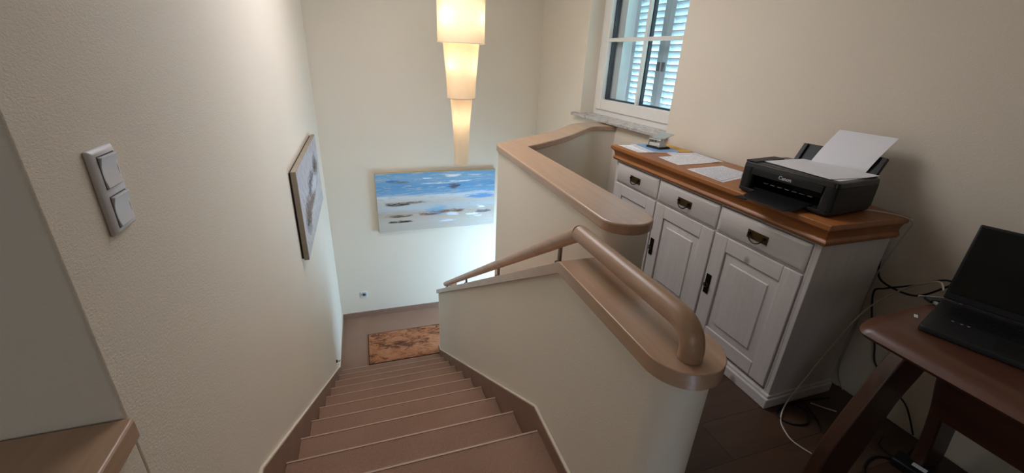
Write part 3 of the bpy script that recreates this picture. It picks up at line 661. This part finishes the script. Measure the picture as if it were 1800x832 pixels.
o = MB().box(-.05, .05, -.045, .045, 0, .035).xf(Matrix.Translation((1.85, 1.565, ZT+.0003)) @ Matrix.Rotation(.1, 4, 'Z')).build('note_box', 'grey', bevel=.003); tag(o, 'small grey note box squeezed against the far side of the printer', 'box')
stk = [('print', 'bottom sheet of the paper pile at the far end of the sideboard', [(1.655, 2.30), (1.86, 2.25), (1.92, 2.52), (1.66, 2.545)]),
       ('paper', 'plain white sheet fanned out in the pile under the blue folder', [(1.69, 2.285), (1.91, 2.24), (1.95, 2.51), (1.70, 2.53)]),
       ('print2', 'printed sheet directly below the blue folder', [(1.72, 2.27), (1.935, 2.245), (1.97, 2.53), (1.75, 2.535)])]
z = Z
for i, (m_, lb, cr) in enumerate(stk):
    sheet('paper_sheet', lb, cr, z+.0002+i*.002, m_, th=.0012)
sheet('envelope', 'yellow envelope at the wall side of the sideboard behind the hole punch', [(1.955, 2.265), (2.055, 2.27), (2.062, 2.53), (1.975, 2.54)], Z+.001, 'yellow', 'envelope', th=.0015)
sheet('folder', 'light blue folder under the hole punch', [(1.765, 2.29), (1.95, 2.26), (1.965, 2.51), (1.79, 2.52)], Z+.0074, 'blue', 'folder', th=.002)
hp = thing('hole_punch', 'grey metal hole punch with open handle on the pile of papers', 'hole punch', (1.875, 2.39, ZT+.0085), math.radians(100))
# local: x = width across, y = front(-) .. hinge(+)
MB().loft([rrect(-.062, .062, -.05, .055, .012, 0), rrect(-.062, .062, -.05, .055, .012, .006), rrect(-.058, .058, -.046, .052, .012, .012)]).build('base_tray', 'dark', hp, bevel=.001)
MB().loft([[(-.05, -.03, .012), (.05, -.03, .012), (.05, .045, .012), (-.05, .045, .012)], [(-.045, -.022, .032), (.045, -.022, .032), (.045, .04, .036), (-.045, .04, .036)]]).build('punch_block', 'lightmetal', hp, bevel=.003)
for s_ in (-1, 1):
    MB().loft([[(s_*.047, -.02, .012), (s_*.051, -.02, .012), (s_*.051, .05, .012), (s_*.047, .05, .012)], [(s_*.047, .02, .07), (s_*.051, .02, .07), (s_*.051, .04, .072), (s_*.047, .04, .072)]]).build('side_bracket', 'lightmetal', hp, bevel=.001)
    MB().tube([(s_*.033, -.005, .03), (s_*.033, -.005, .06)], .006, 12).build('punch_pin', 'steel', hp, smooth=True)
MB().loft([[(-.052, .045, .052), (.052, .045, .052), (.052, .045, .058), (-.052, .045, .058)], [(-.052, .0, .066), (.052, .0, .066), (.052, .0, .072), (-.052, .0, .072)], [(-.05, -.075, .088), (.05, -.075, .088), (.05, -.078, .094), (-.05, -.078, .094)]]).build('handle', 'lightmetal', hp, bevel=.002)
MB().tube([(-.054, .036, .058), (.054, .036, .058)], .005, 10).build('hinge_pin', 'steel', hp, smooth=True)

# ------------------------------------------------------------------ desk
DZ = .75
dk = thing('desk', 'dark mahogany desk with curved legs at the right edge', 'desk', (1.8, .0, 0)); TD = T(dk.location)
FX, YE_, DB, YN = 1.405, .722, 2.135, -1.0
def top_ring(inset, z):
    r = .085
    x0, x1, y0, y1 = FX+inset, DB, YN+inset, YE_-inset
    pts = [(x1, y0), (x1, y1)]
    for k in range(0, 9):
        a = math.pi/2*k/8; pts.append((x0+r+.06-(r+.06)*math.sin(a), y1-r*(1-math.cos(a))*.72))
    for k in range(0, 9):
        a = math.pi/2*k/8; pts.append((x0+r-r*math.cos(a), y0+r-r*math.sin(a)))
    return [(x, y, z) for x, y in pts]
prof = [(.05, DZ-.056), (.02, DZ-.054), (.006, DZ-.048), (0, DZ-.038), (.006, DZ-.025), (.018, DZ-.013), (.036, DZ-.004), (.06, DZ)]
MB().loft([top_ring(a, b) for a, b in prof]).xf(TD).build('tabletop', 'mahog', dk, smooth=True)
def leg(yc, front):
    # board in the XZ plane, curved from under the top out to the foot
    ang = [i/14 for i in range(15)]
    if front: outer = crom([(1.70, 0, .70), (1.60, 0, .575), (1.515, 0, .40), (1.45, 0, .235), (1.425, 0, .1), (1.42, 0, 0)], 4); inner = crom([(1.86, 0, .70), (1.775, 0, .52), (1.70, 0, .385), (1.655, 0, .2), (1.62, 0, .09), (1.61, 0, 0)], 4)
    else: outer = crom([(1.80, 0, .70), (1.83, 0, .49), (1.90, 0, .33), (1.95, 0, .17), (1.965, 0, .08), (1.97, 0, 0)], 4); inner = crom([(1.93, 0, .70), (1.98, 0, .45), (2.05, 0, .28), (2.08, 0, .15), (2.1, 0, .07), (2.105, 0, 0)], 4)
    t = .024 if front else .022
    rings = [[(a.x, yc-t, a.z), (b_.x, yc-t, b_.z), (b_.x, yc+t, b_.z), (a.x, yc+t, a.z)] for a, b_ in zip(outer, inner)]
    MB().loft(rings).xf(TD).build('leg', 'mahogz', dk, bevel=.006)
for yc in (.655, -.9): leg(yc, True); 
for yc in (.60, -.85): leg(yc, False)
MB().box(1.80, 1.822, -.83, .58, .36, .70).xf(TD).build('modesty_panel', 'mahog', dk, bevel=.002)
MB().box(1.72, 1.95, .58, .69, .68, .70).xf(TD).build('leg_block', 'mahogz', dk)
o = MB().box(-.012, .012, -.005, .005, 0, .0012).xf(Matrix.Translation((1.61, .655, DZ+.0003)) @ Matrix.Rotation(.5, 4, 'Z')).build('paper_scrap', 'label', bevel=.0003); tag(o, 'tiny white scrap lying near the desk corner', 'scrap')

# ------------------------------------------------------------------ laptop
lp = thing('laptop', 'open black laptop with dark screen on the desk', 'laptop', (1.525, .606, DZ+.0005), math.radians(17))
# local: x = depth (front 0 .. hinge), y = width (left 0 .. right -)
LD, LW = .285, .40
MB().loft([rrect(0, LD, -LW, 0, .012, .001), rrect(0, LD, -LW, 0, .012, .014), rrect(.002, LD, -LW+.002, -.002, .012, .018)]).build('base', 'laptop', lp, bevel=.001)
MB().box(.125, LD-.03, -LW+.03, -.03, .0175, .0183).build('keyboard_well', 'key', lp)
for r_ in range(5):
    for c_ in range(14):
        MB().box(.13+r_*.0235, .13+r_*.0235+.02, -.035-c_*.0238-.0205, -.035-c_*.0238, .0183, .0198).build('key', 'key', lp)
MB().box(.02, .105, -LW*.62, -LW*.38, .0178, .0184).build('touchpad', 'black', lp, bevel=.0002)
for yy in (-.055, -.09, -.075):
    MB().box(.112+abs(yy)*.03, .1145+abs(yy)*.03, yy-.003, yy+.003, .018, .0186).build('status_light', 'label', lp)
th = math.radians(7)
lid = lambda u, v, w: (LD-.006 + v*math.sin(th) + w*math.cos(th), u, .016 + v*math.cos(th) - w*math.sin(th))
def lidbox(u0, u1, v0, v1, w0, w1): return [lid(u, v, w) for w in (w0, w1) for v in (v0, v1) for u in (u0, u1)]
l_ = MB().add(lidbox(-LW, 0, .006, .265, 0, .008), BF).build('lid', 'laptop', lp, bevel=.006)
MB().add(lidbox(-LW+.008, -.008, .03, .257, -.0012, -.0002), BF).build('screen', 'screen', l_)
MB().tube([(LD-.008, -.05, .017), (LD-.008, -.35, .017)], .006, 10).build('hinge', 'black', lp, smooth=True)

# ------------------------------------------------------------------ cables and small things by the desk
def cable(name, pts, r, mat, label, n=8):
    return tag(MB().tube(crom(pts, n), r, 8).build(name, mat, smooth=True), label, 'cable')
cable('cable', [(1.93, 1.13, .929), (2.0, 1.06, .93), (2.04, 1.0, .926), (2.075, .985, .90), (2.10, 1.015, .80), (2.12, 1.05, .64), (2.125, 1.055, .5), (2.13, 1.05, .3), (2.14, 1.05, .1), (2.14, 1.0, .004)], .0028, 'cablew', 'thin white printer cable hanging down the side of the sideboard')
cable('cable', [(1.90, .735, .758), (1.99, .80, .745), (2.06, .92, .63), (2.0, .98, .5), (1.9, .99, .33), (1.82, .995, .17), (1.74, .99, .04), (1.665, .945, .004), (1.62, .88, .004), (1.61, .83, .004), (1.63, .765, .004)], .0032, 'cablew', 'white cable sagging from the desk to the floor before the sideboard')
cable('cable', [(2.14, 1.075, .72), (2.135, 1.05, .62), (2.12, .98, .60), (2.1, .88, .62), (2.06, .79, .72), (2.02, .765, .758), (1.93, .71, .758), (1.865, .68, .757)], .0042, 'cableb', 'black cable looping from the wall onto the desk behind the laptop')
cable('cable', [(1.88, .665, .757), (1.94, .70, .762), (2.03, .79, .75), (2.08, .90, .66), (2.12, 1.0, .585), (2.13, 1.04, .54), (2.135, 1.0, .40), (2.14, .96, .31), (2.143, .925, .22), (2.148, .83, .155), (2.15, .765, .115), (2.14, .70, .02)], .0038, 'cableb', 'black cable running down the wall beside the desk leg')
cable('cable', [(2.02, .98, .004), (1.9, 1.0, .004), (1.815, 1.008, .004), (1.70, .99, .004), (1.668, .95, .004), (1.70, .905, .004), (1.76, .893, .008), (1.815, .94, .012), (1.80, 1.0, .013), (1.86, .99, .008), (1.83, .90, .004), (1.79, .83, .004), (1.85, .76, .004)], .004, 'cableb', 'black cable coiled on the floor in front of the sideboard')
cable('cable', [(1.885, .975, .012), (1.93, .94, .004), (1.965, .905, .004)], .0028, 'cablew', 'short grey cable end lying on the floor near the coil')
cable('cable', [(1.70, .60, .004), (1.78, .66, .004), (1.88, .68, .004), (1.97, .64, .004), (2.08, .66, .004)], .0045, 'cableb', 'black cable lying on the floor below the desk')
pb = thing('usb_hub', 'small grey usb hub with plugs behind the laptop corner', 'usb hub', (1.80, .69, DZ+.0005), math.radians(-24))
MB().box(-.045, .045, -.014, .014, 0, .012).build('body', 'black', pb, bevel=.002)
for k in range(3):
    q = MB().box(-.038+k*.028, -.026+k*.028, -.034, -.014, .002, .010).build('plug', 'usb', pb, bevel=.001)
MB().box(-.06, .05, .015, .021, .004, .011).build('edge_strip', 'usb', pb, bevel=.001)
pa = thing('power_adapter', 'black power adapter with white sticker on the floor under the desk', 'adapter', (1.955, .575, .0005), math.radians(12))
MB().box(-.04, .04, -.08, .08, 0, .035).build('case', 'black', pa, bevel=.006)
MB().box(-.012, .012, -.02, .025, .0352, .0357).build('sticker', 'label', pa)
MB().tube([(0, .08, .017), (0, .1, .016), (.03, .14, .006), (.1, .15, .004)], .0035, 8).build('lead', 'cableb', pa, smooth=True)
